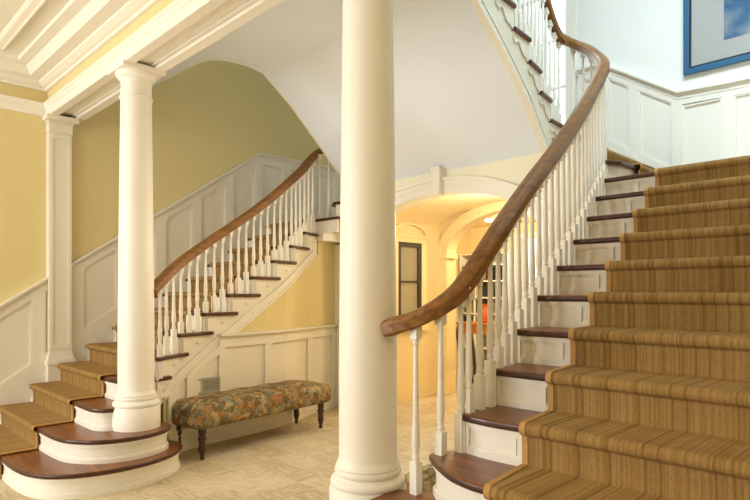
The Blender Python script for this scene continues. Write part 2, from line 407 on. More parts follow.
b = MB(); b.box(WL, 6.1, 1.76, 1.81, 3.158, 3.22); b.box(WL, 6.1, 1.97, 2.05, 3.157, 3.3); b.box(WL, 6.1, 1.945, 1.965, 3.182, 3.198)
b.box(WL, 6.1, 1.81, 1.83, 3.18, 3.204); b.box(WL, 6.1, 1.83, 1.95, 3.195, 3.204)
struct(b.build('trim_4', 'white'))

# wainscot builder
def strip(b, mp, pts, d0, d1):
    b.hexa([mp(s, h, d0) for s, h in pts], [mp(s, h, d1) for s, h in pts])
def wains(name, mp, s0, s1, bot, top, stiles, sw=.055, skirt=.2, m='wains', trail=.13, pbot=None, cut=None):
    b = MB()
    cuts = sorted(set([s0, s1]+[s for s in stiles if s0 < s < s1]+([cut] if cut and s0 < cut < s1 else [])))
    def seg(a, c, lo, hi, d0, d1):
        aa = [a]+[q for q in cuts if a+1e-4 < q < c-1e-4]+[c]
        for p, q in zip(aa, aa[1:]):
            strip(b, mp, [(p, lo(p)), (q, lo(q)), (q, hi(q)), (p, hi(p))], d0, d1)
    seg(s0, s1, bot, top, 0, .012)
    seg(s0, s1, lambda s: top(s)-trail, top, .011, .036)                 # top rail of the framing
    seg(s0, s1, bot, lambda s: bot(s)+skirt, .011, .036)
    seg(s0, s1, lambda s: top(s)-.045, lambda s: top(s)-.02, .028, .05)   # cap mouldings
    seg(s0, s1, lambda s: top(s)-.022, top, .028, .075)
    seg(s0, s1, lambda s: top(s)-.075, lambda s: top(s)-.055, .028, .042)
    for s in stiles:
        a, c = max(s0, s-sw), min(s1, s+sw)
        if c > a: seg(a, c, lambda s: bot(s)+skirt-.01, lambda s: top(s)-trail+.01, .011, .036)
    es = sorted(stiles)
    for a, c in zip(es, es[1:]):
        a += sw; c -= sw; w_ = .014
        if a < s0 or c > s1: continue
        lo = lambda s: bot(s)+skirt; hi = lambda s: top(s)-trail
        seg(a, c, lambda s: hi(s)-w_, hi, .011, .030); seg(a, c, lo, lambda s: lo(s)+w_, .011, .030)
        seg(a, a+w_, lo, hi, .011, .030); seg(c-w_, c, lo, hi, .011, .030)
    return struct(b.build(name, m))
def railL(v):
    if v < .8: return .94
    return min(1.304+.667*(v-1.345), 3.208)
wains('trim_5', lambda s, h, d: (WL+d, s, h), -5.1, 6.08, lambda v: max(0, min(railL(v)-1.22, 2.27)), railL, [-2.2, -1.4, -.6, .2, .78, 1.22, 1.66, 2.02, 2.47, 2.905, 3.34, 3.78, 4.2, 4.64, 5.08, 5.55, 6.03], cut=.8, skirt=.46)
wains('trim_6', lambda s, h, d: (WR-d, s, h), 2.08, 6.08, lambda v: min(railL(v)-.95, 2.27), railL, [2.1, 2.47, 2.905, 3.34, 3.78, 4.2, 4.64, 5.08, 5.55, 6.03])
def railB(u): return interp(u, [-1.95, -1.35, .566, 1.35], [3.348, 3.857, 3.857, 3.348])
def botB(u): return railB(u)-1.06
wains('trim_7', lambda s, h, d: (s, VB-d, h), .30, WR, botB, railB, [.32, .566+.02, .80+.1, 1.32, 1.75, 2.2, 2.65, 3.1], sw=.05, m='white', cut=.566, skirt=.28)
wains('trim_8', lambda s, h, d: (s, VB-d, h), WL, -2.0, lambda u: 2.27, lambda u: min(railB(u), 3.25), [-3.1, -2.65, -2.2], sw=.05, m='white')

# ------------------------------------------------------------------ pilaster on the left wall
pl = thing('pilaster', 'flat cream panelled pilaster on the left wall under the end of the beam', 'pilaster', None, (WL, 1.846, 0)); pl.scale = (1, .68, 1)
b = MB(); b.box(0, .085, -.15, .15, 0.80, 3.02)
for y0, y1, z0, z1 in ((-.145, -.10, 0.85, 2.98), (.10, .145, 0.85, 2.98), (-.145, .145, 2.94, 2.98), (-.145, .145, 0.85, .90)): b.box(.08, .094, y0, y1, z0, z1)
for x0, x1, z0, z1 in ((0.0, .012, 0.85, 2.98), (.073, .085, 0.85, 2.98)): b.box(x0, x1, -.158, -.15, z0, z1)
b.build('shaft', 'wains', pl)
b = MB(); b.box(0, .11, -.175, .175, .42, .72); b.box(0, .125, -.19, .19, .70, .745); b.box(0, .105, -.17, .17, .745, .78); b.box(0, .097, -.16, .16, .78, .81)
b.build('base', 'wains', pl)
b = MB(); b.box(0, .10, -.165, .165, 3.0, 3.018); b.box(0, .095, -.16, .16, 3.018, 3.09); b.box(0, .11, -.175, .175, 3.09, 3.11); b.box(0, .16, -.21, .22, 3.11, 3.158)
b.build('capital', 'wains', pl, bevel=.004)

# ------------------------------------------------------------------ columns
def column(x, y, label):
    t = thing('column', label, 'column', None, (x, y, .35))
    pr = []
    for i in range(25):
        k = i/24; r = .136-.022*max(0, (k-.15)/.85)**1.25; pr.append((r, .30+k*2.40))
    pr = [(.152, .262), (.146, .275), (.139, .29)]+pr
    b = MB(); b.lathe(pr, 64); b.build('shaft', 'column', t)
    b = MB(); pr = [(.181, 0), (.181, .155), (.176, .163), (.177, .172)]
    for i in range(7): a = -math.pi/2+math.pi*i/6; pr.append((.160+.016*math.cos(a), .192+.020*math.sin(a)))
    pr += [(.158, .214), (.153, .222)]
    for i in range(7): a = -math.pi/2+math.pi*i/6; pr.append((.143+.014*math.cos(a), .242+.018*math.sin(a)))
    b.lathe(pr, 64); b.build('base', 'column', t)
    b = MB(); z = 2.70
    b.lathe([(.113, z-.12), (.124, z-.115), (.124, z-.10), (.114, z-.095), (.114, z-.01), (.114, z+.018), (.121, z+.022), (.121, z+.03), (.132, z+.036), (.144, z+.048), (.151, z+.062), (.153, z+.075), (.148, z+.085)], 64)
    b.build('capital', 'column', t)
    b = MB(); b.box(-.165, .165, -.165, .165, 2.782, 2.82); b.box(-.08, .08, -.05, .05, 2.82, 2.85); b.build('abacus', 'column', t, bevel=.003)
    return t
column(-1.335, 1.89, 'round white column standing on the curved steps of the far left staircase')
column(1.302, 1.89, 'large round white column in the foreground at centre, touching the near handrail end')

# ------------------------------------------------------------------ tread outlines (in |u|), the wall side first, front edge, tip, open side
def outline(side, n):
    W = (WR if side > 0 else -WL)-.012
    vf = VN[n]
    if n == 1:
        p = [(W, 1.07), (1.85, 1.07), (1.55, 1.07), (1.30, 1.10), (1.12, 1.18), (1.0, 1.32), (.935, 1.5), (.92, 1.68), (.95, 1.88), (1.03, 2.05), (1.15, 2.18), (1.30, 2.24), (1.48, 2.2)]
    elif n == 2:
        p = [(W, 1.32), (1.85, 1.32), (1.5, 1.33), (1.3, 1.37), (1.14, 1.48), (1.05, 1.64), (1.035, 1.82), (1.08, 1.98), (1.18, 2.1), (1.32, 2.14), (1.46, 2.1)]
    elif n == 3:
        p = [(W, 1.58), (1.86, 1.58), (1.5, 1.58), (1.40, 1.605), (1.335, 1.66), (1.315, 1.75), (1.33, 1.9), (1.40, 2.03), (1.52, 2.03)] if side < 0 else \
            [(W, 1.58), (1.86, 1.58), (1.60, 1.585), (1.51, 1.63), (1.465, 1.72), (1.455, 1.86), (1.47, 1.94), (1.52, 1.985), (1.60, 2.02)]
    elif n == 4:
        p = [(W, 1.82), (1.7, 1.82), (1.56, 1.84), (1.47, 1.91), (1.44, 2.0), (1.46, 2.13), (1.50, 2.27)] if side < 0 else \
            [(W, 1.79), (1.96, 1.79), (1.84, 1.82), (1.70, 1.90), (1.62, 1.96), (1.59, 2.0), (1.61, 2.07), (1.65, 2.15)]
    else:
        a = inner(side, vf); ve = VN[n+1]+.02
        if n == 5 and side > 0: p = [(W, vf), (2.0, 2.085), (1.83, 2.075), (1.69, 2.095), (1.645, 2.125), (1.63, 2.2), (1.64, 2.3), (1.64, 2.38)]
        else: p = [(W, vf), (a+.02, vf), (a, vf+.015), (inner(side, (vf+ve)/2), (vf+ve)/2), (inner(side, ve), ve)]
    if n <= 5 and len(p) > 6:      # round the bullnose outline
        q = spline([(x, y, 0) for x, y in p[1:]], 4); p = [p[0]]+[(a.x, a.y) for a in q]
    return p
def tread_poly(side, n):
    p = outline(side, n)
    vb = VN[n+1]+.04
    # back edge runs under the next riser
    q = p+[(p[-1][0]+.10, max(vb, p[-1][1])), (p[0][0], vb)]
    if n >= 5:
        ve = p[-1][1]; e2 = ve+(.10 if n < 12 else 0)
        q = p+[(inner(side, e2)-.0, e2), (inner(side, e2)+.042, e2), (inner(side, ve)+.042, ve), (p[0][0], ve)]
    return [(side*x, y) for x, y in q]

def flight(side, label):
    t = thing('staircase', label, 'staircase', 'curved lower flights either side of the hall')
    for n in range(1, 14):
        p = outline(side, n); pp = tread_poly(side, n)
        if n == 13:
            if side > 0: pp = [(WR-.012, 4.306), (1.315, 4.306), (1.305, 4.33), (1.25, 4.44), (1.36, 4.6), (1.42, 4.85), (1.42, 5.2), (WR-.012, 5.2)]
            else: pp = [(WL+.012, 4.306), (-2.05, 4.306), (-1.70, 4.30), (-1.68, 4.34), (-1.75, 4.45), (-1.95, 4.6), (WL+.012, 4.6)]
        z = n*R
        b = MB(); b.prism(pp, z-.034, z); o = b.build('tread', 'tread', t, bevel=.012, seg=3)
        # riser: the same outline set back, with panel mouldings
        sgn = 1
        ins = offset(p, .03*sgn)        # the line runs from the wall towards the centre: its left is outside
        probe = offset(p, .01)
        ins = offset(p, -.03) if probe[0][1] < p[0][1] else offset(p, .03)
        if n > 5 or (n == 5 and side < 0): ins = ins[:3]+[(p[-1][0]+.03, p[-1][1])]
        if n == 13 and side < 0: ins = [(ins[0][0], 4.336), (1.72, 4.336)]
        thk = offset(ins, -.02) if probe[0][1] < p[0][1] else offset(ins, .02)
        b = MB()
        zz0, zz1 = z-R, z-.033
        last = len(ins)-1 if n <= 4 or (n == 5 and side > 0) else 1
        if n == 13 and side < 0: last = 1
        def ring(i, j, d, a0, a1):
            A = offset(ins, d if probe[0][1] < p[0][1] else -d)
            b.hexa([(side*A[i][0], A[i][1], a0), (side*A[j][0], A[j][1], a0), (side*thk[j][0], thk[j][1], a0), (side*thk[i][0], thk[i][1], a0)],
                   [(side*A[i][0], A[i][1], a1), (side*A[j][0], A[j][1], a1), (side*thk[j][0], thk[j][1], a1), (side*thk[i][0], thk[i][1], a1)])
        for i in range(last):
            ring(i, i+1, 0, zz0, zz1)
            ring(i, i+1, .013, zz0, zz0+.03); ring(i, i+1, .007, zz0+.03, zz0+.04)
            ring(i, i+1, .013, zz1-.022, zz1); ring(i, i+1, .007, zz1-.032, zz1-.022)
        if n >= 4:   # end stiles of the small riser panel
            a = inner(side, VN[n])+.03 if n > 4 else None
            y0 = VN[n]+.018
            if a:
                for x0, x1 in ((a, a+.035), (a+.245, a+.275)): b.box(*sorted((side*x0, side*x1)), y0, y0+.02, zz0, zz1)
        b.build('riser', 'white', t)
    # open string: stepped face, brackets and raking band
    b = MB(); wallb = MB(); cap = MB()
    vs = [VN[5]+.0]+[VN[5]+.139*k for k in range(1, 17)]
    off = .045
    def pt(v, d=0): return side*(inner(side, v)+off-d)
    bottom = lambda v: max(0, nline(v)-.45)
    for n in range(5, 13):
        va, vb = VN[n]+.03, VN[n+1]+.03
        k = 4
        for i in range(k):
            p0 = va+(vb-va)*i/k; p1 = va+(vb-va)*(i+1)/k
            b.hexa([(pt(p0), p0, bottom(p0)), (pt(p1), p1, bottom(p1)), (pt(p1)+side*.03, p1, bottom(p1)), (pt(p0)+side*.03, p0, bottom(p0))],
                   [(pt(p0), p0, n*R-.033), (pt(p1), p1, n*R-.033), (pt(p1)+side*.03, p1, n*R-.033), (pt(p0)+side*.03, p0, n*R-.033)])
    for n in (3, 4):
        va, vb = VN[n+1]-.0, VN[n+1]+.3
    b.build('string', 'wains', t)
    b = MB()
    for p0 in [2.2+.13*i for i in range(17)]:
        p1 = p0+.13
        if p1 > 4.36: break
        for lo, hi, d in ((0, .10, .012), (.0, .025, .022), (.085, .11, .022)):
            b.hexa([(pt(p0, d), p0, max(.0, bottom(p0)+lo)), (pt(p1, d), p1, bottom(p1)+lo), (pt(p1, -.005), p1, bottom(p1)+lo), (pt(p0, -.005), p0, max(0, bottom(p0)+lo))],
                   [(pt(p0, d), p0, bottom(p0)+hi), (pt(p1, d), p1, bottom(p1)+hi), (pt(p1, -.005), p1, bottom(p1)+hi), (pt(p0, -.005), p0, bottom(p0)+hi)])
    b.build('string_moulding', 'wains', t)
    for n in range(5, 14):
        if n == 13: continue
        b = MB(); va = VN[n]+.01; L = .285
        pf = [(0, 0), (L, 0), (L, -.045), (L-.02, -.07), (L-.055, -.075), (L-.075, -.055), (L-.11, -.06), (L-.14, -.10), (L-.18, -.135), (.055, -.14), (.03, -.16), (0, -.165)]
        A = [(pt(va+s, .012), va+s, n*R-.034+z) for s, z in pf]; B = [(pt(va+s, -.004), va+s, n*R-.034+z) for s, z in pf]
        k = len(pf); b.add(A+B, [tuple(range(k)), tuple(range(2*k-1, k-1, -1))]+[(i, (i+1) % k, (i+1) % k+k, i+k) for i in range(k)])
        b.build('bracket', 'wains', t)
    return t
fl = flight(-1, 'far left curved staircase with dark wood treads rising to the right, beneath the column')
fr = flight(1, 'near right staircase with dark wood treads climbing away at the right of the photo')

# walls under the two lower flights (yellow above, panelled dado below)
def under(side, idx):
    b = MB(); vs = [2.2, 2.36, 2.6, 2.85, 3.1, 3.4, 3.7, 4.0, 4.2, 4.36]
    def x(v): return side*(inner(side, v)+.052)
    for p0, p1 in zip(vs, vs[1:]):
        h0, h1 = max(.02, nline(p0)-.44), max(.02, nline(p1)-.44)
        b.hexa([(x(p0), p0, 0), (x(p1), p1, 0), (x(p1)+side*.06, p1, 0), (x(p0)+side*.06, p0, 0)],
               [(x(p0), p0, h0), (x(p1), p1, h1), (x(p1)+side*.06, p1, h1), (x(p0)+side*.06, p0, h0)])
    # link to the arch wall
    v0 = 4.36; xe = side*(2.2 if side < 0 else 1.3)
    b.hexa([(x(v0), v0, 0), (xe, VA+.02, 0), (xe+side*.06, VA+.02, 0), (x(v0)+side*.06, v0, 0)], [(x(v0), v0, 2.05), (xe, VA+.02, 2.1), (xe+side*.06, VA+.02, 2.1), (x(v0)+side*.06, v0, 2.05)])
    struct(b.build('wall_understair_left' if side < 0 else 'wall_understair_right', 'yellow'))
    X = lambda v: x(v) if v <= v0 else x(v0)+(xe-x(v0))*(v-v0)/(VA-v0)
    mp = lambda s, h, d: (X(s)-side*d, s, h)
    st = [2.84, 3.42, 4.16, 4.66] if side < 0 else [2.84, 3.42, 4.16, 4.66]
    b = MB()
    grid = [2.82, 2.95, 3.1, 3.3, 3.5, 3.7, 3.9, 4.1, 4.25, 4.36, 4.5, VA-.01]
    def seg(a, c, lo, hi, d0, d1):
        g = [a]+[q for q in grid if a+.001 < q < c-.001]+[c]
        for p, q in zip(g, g[1:]):
            strip(b, mp, [(p, lo), (q, lo), (q, hi), (p, hi)], d0, d1)
    a, c, T = 2.82, VA-.01, 1.02
    seg(a, c, 0, T, 0, .012); seg(a, c, T-.13, T, .011, .036); seg(a, c, 0, .2, .011, .036); seg(a, c, T-.04, T-.018, .028, .05); seg(a, c, T-.02, T, .028, .075)
    seg(a, c, .18, .2, .03, .036)
    for s in st: seg(max(a, s-.045), min(c, s+.045), .19, T-.12, .011, .036)
    struct(b.build('trim_9' if side < 0 else 'trim_10', 'wains'))
    # triangular panel below the raking string
    b = MB()
    def seg2(a, c, lo, hi, d0, d1):
        for i in range(4):
            p, q = a+(c-a)*i/4, a+(c-a)*(i+1)/4
            strip(b, mp, [(p, lo(p)), (q, lo(q)), (q, hi(q)), (p, hi(p))], d0, d1)
    B_ = lambda v: nline(v)-.45
    seg2(2.24, 2.82, lambda v: 0, B_, 0, .012); seg2(2.24, 2.82, lambda v: 0, lambda v: .2, .011, .036)
    seg2(2.5, 2.82, lambda v: B_(v)-.06, lambda v: B_(v)+.02, .011, .036)
    seg2(2.24, 2.34, lambda v: 0, B_, .011, .036); seg2(2.46, 2.52, lambda v: .2, B_, .011, .036)
    struct(b.build('trim_11' if side < 0 else 'trim_12', 'wains'))
under(-1, 0); under(1, 0)

# ------------------------------------------------------------------ carpets on the lower flights
def runner(side, label, uin, uout):
    t = thing('stair_carpet', label, 'carpet', 'brown striped stair carpets')
    path = []     # (v, z) profile
    e = .012; r = .026
    path.append((VN[1]+.008, .002))
    for n in range(1, 14):
        v = VN[n] if n > 1 else VN[1]; z = n*R
        if n == 4 and side > 0: v = 1.79
        zb = z-.034-.012
        path += [(v+.008, z-.075), (v+.003, zb-.004)]
        c = (v+.008, z-.017+e/2)
        for k in range(8):
            a = math.radians(-80-190*k/7)
            path.append((c[0]+r*math.cos(a)*1.0-.006, c[1]+(.017+e/2+.001)*math.sin(a)))
        path[-1] = (c[0], z+e)
        nx = VN.get(n+1)+.008
        if n == 3 and side > 0: nx = 1.798
        if n < 13: path.append((nx-.008, z+e)); path.append((nx, z+e+.008))
        else: path += [(VN[13]+.4, z+e), (5.2, z+e)]
    def wid(v, k):     # k 0..1 across
        a, c = uin(v), uout; return a+(c-a)*k
    b = MB(); K = 12; vs = []
    for v, z in path:
        for k in range(K+1): vs.append((side*wid(v, k/K), v, z))
    fs = [(i*(K+1)+k, i*(K+1)+k+1, (i+1)*(K+1)+k+1, (i+1)*(K+1)+k) for i in range(len(path)-1) for k in range(K)]
    b.add(vs, fs, True); o = b.build('pile', 'runner', t)
    s = o.modifiers.new('s', 'SOLIDIFY'); s.thickness = .008; s.offset = 0
    for which in (0, 1):
        b = MB(); vs = []
        P2 = path
        for i, (v, z) in enumerate(P2):
            a = P2[max(i-1, 0)]; c = P2[min(i+1, len(P2)-1)]
            ty, tz = c[0]-a[0], c[1]-a[1]; L = math.hypot(ty, tz) or 1
            ny, nz = -tz/L, ty/L
            u = uin(v) if which == 0 else uout
            u0, u1 = (u-.006, u+.020) if which == 0 else (u-.020, u+.006)
            for uu, dd in ((u0, -.004), (u0, .0065), (u1, .0065), (u1, -.004)):
                vs.append((side*uu, v+ny*dd, z+nz*dd))
        fs = [(i*4+k, i*4+(k+1) % 4, (i+1)*4+(k+1) % 4, (i+1)*4+k) for i in range(len(P2)-1) for k in range(4)]
        b.add(vs, fs, False); b.build('edge_binding', 'binding', t)
    return t
runner(1, 'brown ribbed carpet runner filling the near right staircase', lambda v: 2.04-.1195*(v-1.79), 3.1)
runner(-1, 'brown ribbed carpet runner on the far left staircase behind the column', lambda v: interp(v, [1.0, 2.0, 2.4, 3.2, 4.3], [1.86, 1.86, 1.92, 2.02, 2.32]), 2.985)

# steps turning left off the right landing, and their mirror on the left
def side_steps():
    t = thing('staircase', 'three dark wood steps turning left off the upper landing, beside the top carpeted step', 'staircase')
    P = [(1.30, 4.45, 1.40, 4.78, 1.39), (1.10, 4.74, 1.13, 5.0, 1.12), (.93, 4.94, .90, 5.2, .86)]
    for i, (a, b0, c, d, e_) in enumerate(P):
        n = 14+i; z = n*R
        nxt = [(1.02, 4.80), (.85, 4.98), (.62, 5.08)][i]; back = [1.05, .80, .5][i]
        poly = [(a, b0), ((a+c)/2+.035, (b0+d)/2-.03), (c, d), (e_, VB-.09), (back, VB-.09), (back, nxt[1]+.05), nxt]
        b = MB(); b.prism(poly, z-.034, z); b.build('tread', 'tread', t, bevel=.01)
        q = [(a-.02, b0+.035), ((a+c)/2+.005, (b0+d)/2-.0), (c-.03, d+.01), (e_-.03, VB-.1)]
        b = MB()
        for (xa, ya), (xb, yb) in zip(q, q[1:]):
            b.hexa([(xa, ya, z-R), (xb, yb, z-R), (xb-.03, yb, z-R), (xa-.03, ya, z-R)], [(xa, ya, z-.033), (xb, yb, z-.033), (xb-.03, yb, z-.033), (xa-.03, ya, z-.033)])
        b.build('riser', 'white', t)
    b = MB(); pth = RP+[]
    def zt(i): return [13*R, 13*R, 14*R, 15*R, 16*R, 16*R, 16*R][i]-.033
    for i in range(len(pth)-1):
        (xa, ya), (xb, yb) = pth[i], pth[i+1]; xa += .02; xb += .02; ya += .03; yb += .03
        b.hexa([(xa, ya, zt(i)-.5), (xb, yb, zt(i)-.5), (xb+.02, yb+.03, zt(i)-.5), (xa+.02, ya+.03, zt(i)-.5)], [(xa, ya, zt(i)), (xb, yb, zt(i)), (xb+.02, yb+.03, zt(i)), (xa+.02, ya+.03, zt(i))])
    b.build('string', 'wains', t)
    c = thing('stair_carpet', 'short brown carpet strip on the steps turning off the upper landing by the white wall', 'carpet', 'brown striped stair carpets')
    prof = [(1.41, 2.276), (1.41, 2.40), (1.425, 2.42), (1.43, 2.44), (1.42, 2.458), (1.40, 2.463), (1.13, 2.463), (1.135, 2.58), (1.15, 2.60), (1.15, 2.63), (1.12, 2.638), (.88, 2.638), (.88, 2.76), (.895, 2.78), (.89, 2.81), (.86, 2.812), (.5, 2.812)]
    b = MB(); vs = [(x, y, z) for x, z in prof for y in (4.86, VB-.12)]
    b.add(vs, [(2*i, 2*i+1, 2*i+3, 2*i+2) for i in range(len(prof)-1)], True); o = b.build('pile', 'runner_cross', c)
    s = o.modifiers.new('s', 'SOLIDIFY'); s.thickness = .008
    b = MB(); vs = [(x+d, y, z+d) for x, z in prof for y, d in ((4.85, 0), (4.85, .008), (4.875, .008))]
    b.add(vs, [f for i in range(len(prof)-1) for f in ((3*i, 3*i+1, 3*i+4, 3*i+3), (3*i+1, 3*i+2, 3*i+5, 3*i+4))], True); b.build('edge_binding', 'binding', c)
    # left mirror
    t2 = thing('staircase', 'dark wood steps turning right off the far left landing, glimpsed beside the big column', 'staircase')
    for i, (x0, v0) in enumerate(((-1.95, 4.34), (-1.72, 5.06), (-1.5, 5.12))):
        ve = 4.66 if i == 0 else VB-.09
        n = 14+i; z = n*R; x1 = [-1.70, -1.48, -1.2][i]
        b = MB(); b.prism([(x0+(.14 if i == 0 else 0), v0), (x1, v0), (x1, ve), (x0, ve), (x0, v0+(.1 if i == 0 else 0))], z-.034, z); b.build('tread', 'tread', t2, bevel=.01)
        b = MB(); b.box(x0+.16, x1-.01, v0+.03, ve-.01, z-R+(0 if i == 0 else .1), z-.033); b.build('riser', 'white', t2)
side_steps()

# ------------------------------------------------------------------ central upper flight
def central():
    t = thing('staircase', 'central upper staircase seen from its side at top right, over the white soffit', 'staircase')
    RE = {17: .665, 18: .681, 19: .732, 20: .786, 21: .811, 22: .83, 23: .84}
    VC = {n: 5.08-.272*(n-17) for n in range(17, 25)}
    LE = lambda v: -interp(v, [3.286, 3.64, 4.14, 4.43, 4.8, 5.1], [1.655, 1.68, 1.795, 1.875, 1.95, 1.99])
    def re(v): return interp(v, [VC[23], VC[22], VC[21], VC[20], VC[19], VC[18], VC[17]], [.84, .83, .811, .786, .732, .681, .665])
    for n in range(17, 23):
        z = n*R; v0 = VC[n]; v1 = VC[n+1]-.02
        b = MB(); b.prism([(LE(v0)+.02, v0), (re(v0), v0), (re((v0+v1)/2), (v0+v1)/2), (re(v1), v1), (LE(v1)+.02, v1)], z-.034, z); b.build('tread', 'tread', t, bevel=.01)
        b = MB(); b.box(LE(v0)+.06, re(v0)-.06, v0-.05, v0-.03, z-R, z-.033); b.build('riser', 'white', t)
    lo = lambda v: s_h(v)-.0
    for rs, nm in ((1, 'string'), (-1, 'string')):
        b = MB()
        for n in range(16, 23):
            va = VC[n]-.03 if n > 16 else 5.16; vb = VC[n+1]-.03
            k = 4
            for i in range(k):
                p, q = va+(vb-va)*i/k, va+(vb-va)*(i+1)/k
                if rs > 0: X = lambda v: re(v)-.035
                else: X = LE
                d = -.03*rs
                zt = n*R-.033
                lp, lq = (max(lo(p), 2.5), max(lo(q), 2.5))
                b.hexa([(X(p), p, lp), (X(q), q, lq), (X(q)+d, q, lq), (X(p)+d, p, lp)], [(X(p), p, zt), (X(q), q, zt), (X(q)+d, q, zt), (X(p)+d, p, zt)])
        b.build('string', 'wains', t)
    b = MB()
    for i in range(14):
        p = 5.04-.13*i; q = p-.13
        for a, c, d in ((-.005, .085, .016), (-.008, .02, .026), (.07, .09, .022)):
            b.hexa([(re(p)-.035+d, p, lo(p)+a), (re(q)-.035+d, q, lo(q)+a), (re(q)-.06, q, lo(q)+a), (re(p)-.06, p, lo(p)+a)],
                   [(re(p)-.035+d, p, lo(p)+c), (re(q)-.035+d, q, lo(q)+c), (re(q)-.06, q, lo(q)+c), (re(p)-.06, p, lo(p)+c)])
    b.build('string_moulding', 'white', t)
    for n in range(17, 23):
        b = MB(); va = VC[n]-.01; L = .28
        pf = [(0, 0), (L, 0), (L, -.045), (L-.02, -.07), (L-.055, -.075), (L-.075, -.055), (L-.11, -.06), (L-.14, -.10), (L-.18, -.135), (.055, -.14), (.03, -.16), (0, -.165)]
        A = [(re(va-s)-.035+.012, va-s, n*R-.034+z) for s, z in pf]; B = [(re(va-s)-.04, va-s, n*R-.034+z) for s, z in pf]
        k = len(pf); b.add(A+B, [tuple(range(k)), tuple(range(2*k-1, k-1, -1))]+[(i, (i+1) % k, (i+1) % k+k, i+k) for i in range(k)])
        b.build('bracket', 'wains', t)
    return re, VC
REf, VC = central()

# ------------------------------------------------------------------ balustrades
RAILP = [(-.030, -.028), (.030, -.028), (.036, -.018), (.030, -.006), (.037, .008), (.034, .022), (.020, .032), (0, .036), (-.020, .032), (-.034, .022), (-.037, .008), (-.030, -.006), (-.036, -.018)]
RAILP = [(x*1.22, y*1.22) for x, y in RAILP]
def baluster(x, y, z0, z1, blk, parent, topblk=.06):
    b = MB(); w = .0195
    b.box(x-w, x+w, y-w, y+w, z0, z0+blk)
    L = z1-z0-blk
    z = z0+blk
    pr = [(.0165, 0), (.011, .008), (.015, .016), (.015, .022), (.0105, .03), (.0125, .045), (.0155, .075), (.0158, .10), (.0145, .14), (.0122, .20), (.0105, max(.26, L*.6)), (.0090, L-topblk-.035), (.0085, L-topblk-.03), (.0125, L-topblk-.024), (.0125, L-topblk-.014), (.0095, L-topblk-.01), (.0155, L-topblk)]
    b.lathe([(r*1.15, h) for r, h in pr], 10, (x, y, z))
    w2 = .0185; b.box(x-w2, x+w2, y-w2, y+w2, z1-topblk, z1)
    return b.build('baluster', 'white', parent)
def balustrade(label, knots, feet):
    t = thing('balustrade', label, 'balustrade')
    pth = spline(knots, 8)
    b = MB(); b.sweep(pth, RAILP); b.build('handrail', 'rail', t)
    for x, y, z, blk in feet:
        q = min(pth, key=lambda p: (p.x-x)**2+(p.y-y)**2)
        i = pth.index(q); best = q.z
        # height of the rail above the foot
        dmin = 9
        for p0, p1 in zip(pth, pth[1:]):
            dx, dy = p1.x-p0.x, p1.y-p0.y; L = dx*dx+dy*dy
            k = max(0, min(1, ((x-p0.x)*dx+(y-p0.y)*dy)/L)); d = math.hypot(p0.x+k*dx-x, p0.y+k*dy-y)
            if d < dmin: dmin = d; best = p0.z+(p1.z-p0.z)*k
        baluster(x, y, z+.0005, best-.022, blk, t)
    return t
off = .045
kR = [(1.435, 1.885, 1.25), (1.48, 1.895, 1.265), (1.56, 1.935, 1.293), (1.64, 2.0, 1.35), (1.675, 2.12, 1.44), (1.685, 2.36, 1.676), (1.625, 2.638, 1.86), (1.585, 2.916, 2.055), (1.555, 3.194, 2.252), (1.52, 3.472, 2.458), (1.475, 3.75, 2.667), (1.405, 4.03, 2.86), (1.345, 4.29, 3.05), (1.29, 4.47, 3.19), (1.12, 4.75, 3.38), (.95, 4.93, 3.545), (.79, 5.05, 3.67), (.68, 5.07, 3.75), (.63, 4.98, 3.80), (.633, 4.81, 3.95)]
for n in range(19, 24): kR.append((REf(VC[n])-.05, VC[n], n*R+.84))
feet = [(1.56, 1.935, 3*R, .14), (1.64, 2.0+.01, 4*R, .10), (1.675, 2.11, 4*R, .17)]
for n in range(5, 13):
    for k in range(3):
        v = VN[n]+.05+.092*k
        feet.append((inner(1, v)+off, v, n*R, .10+.058*k))
feet += [(1.33, 4.37, 13*R, .12), (1.27, 4.51, 14*R, .12), (1.20, 4.63, 14*R, .17), (1.10, 4.78, 15*R, .12), (1.0, 4.885, 15*R, .17), (.87, 5.0, 16*R, .12), (.74, 5.07, 16*R, .17)]
for n in range(17, 23):
    for k in range(3):
        v = VC[n]-.05-.09*k
        if v < 3.6: continue
        feet.append((REf(v)-.05, v, n*R, .10+.058*k))
balustrade('long walnut-railed balustrade with white balusters sweeping up the near right staircase', kR, feet)
kL = [(-1.27, 1.99, 1.40), (-1.36, 2.03, 1.43), (-1.45, 2.13, 1.495), (-1.62, 2.37, 1.654), (-1.70, 2.65, 1.838), (-1.726, 2.92, 2.014), (-1.75, 3.2, 2.198), (-1.787, 3.48, 2.396), (-1.85, 3.75, 2.602), (-1.98, 4.03, 2.798), (-2.08, 4.22, 2.95), (-2.09, 4.34, 3.05), (-2.0, 4.44, 3.1), (-1.86, 4.46, 3.13)]
kL[-3:] = [(-2.12, 4.36, 3.06), (-2.08, 4.50, 3.14), (-2.0, 4.62, 3.2)]
feet = [(-1.50, 2.06, 4*R, .17)]
for n in range(5, 13):
    for k in range(3):
        v = VN[n]+.05+.092*k
        feet.append((-(inner(-1, v)+off), v, n*R, .10+.058*k))
feet[1:2] = [(-1.46, 2.14, 5*R, .10)]
feet += [(-2.07, 4.36, 13*R, .10), (-2.0, 4.44, 13*R, .12)]
balustrade('walnut-railed balustrade with white balusters on the far left staircase', kL, feet)
b = MB()
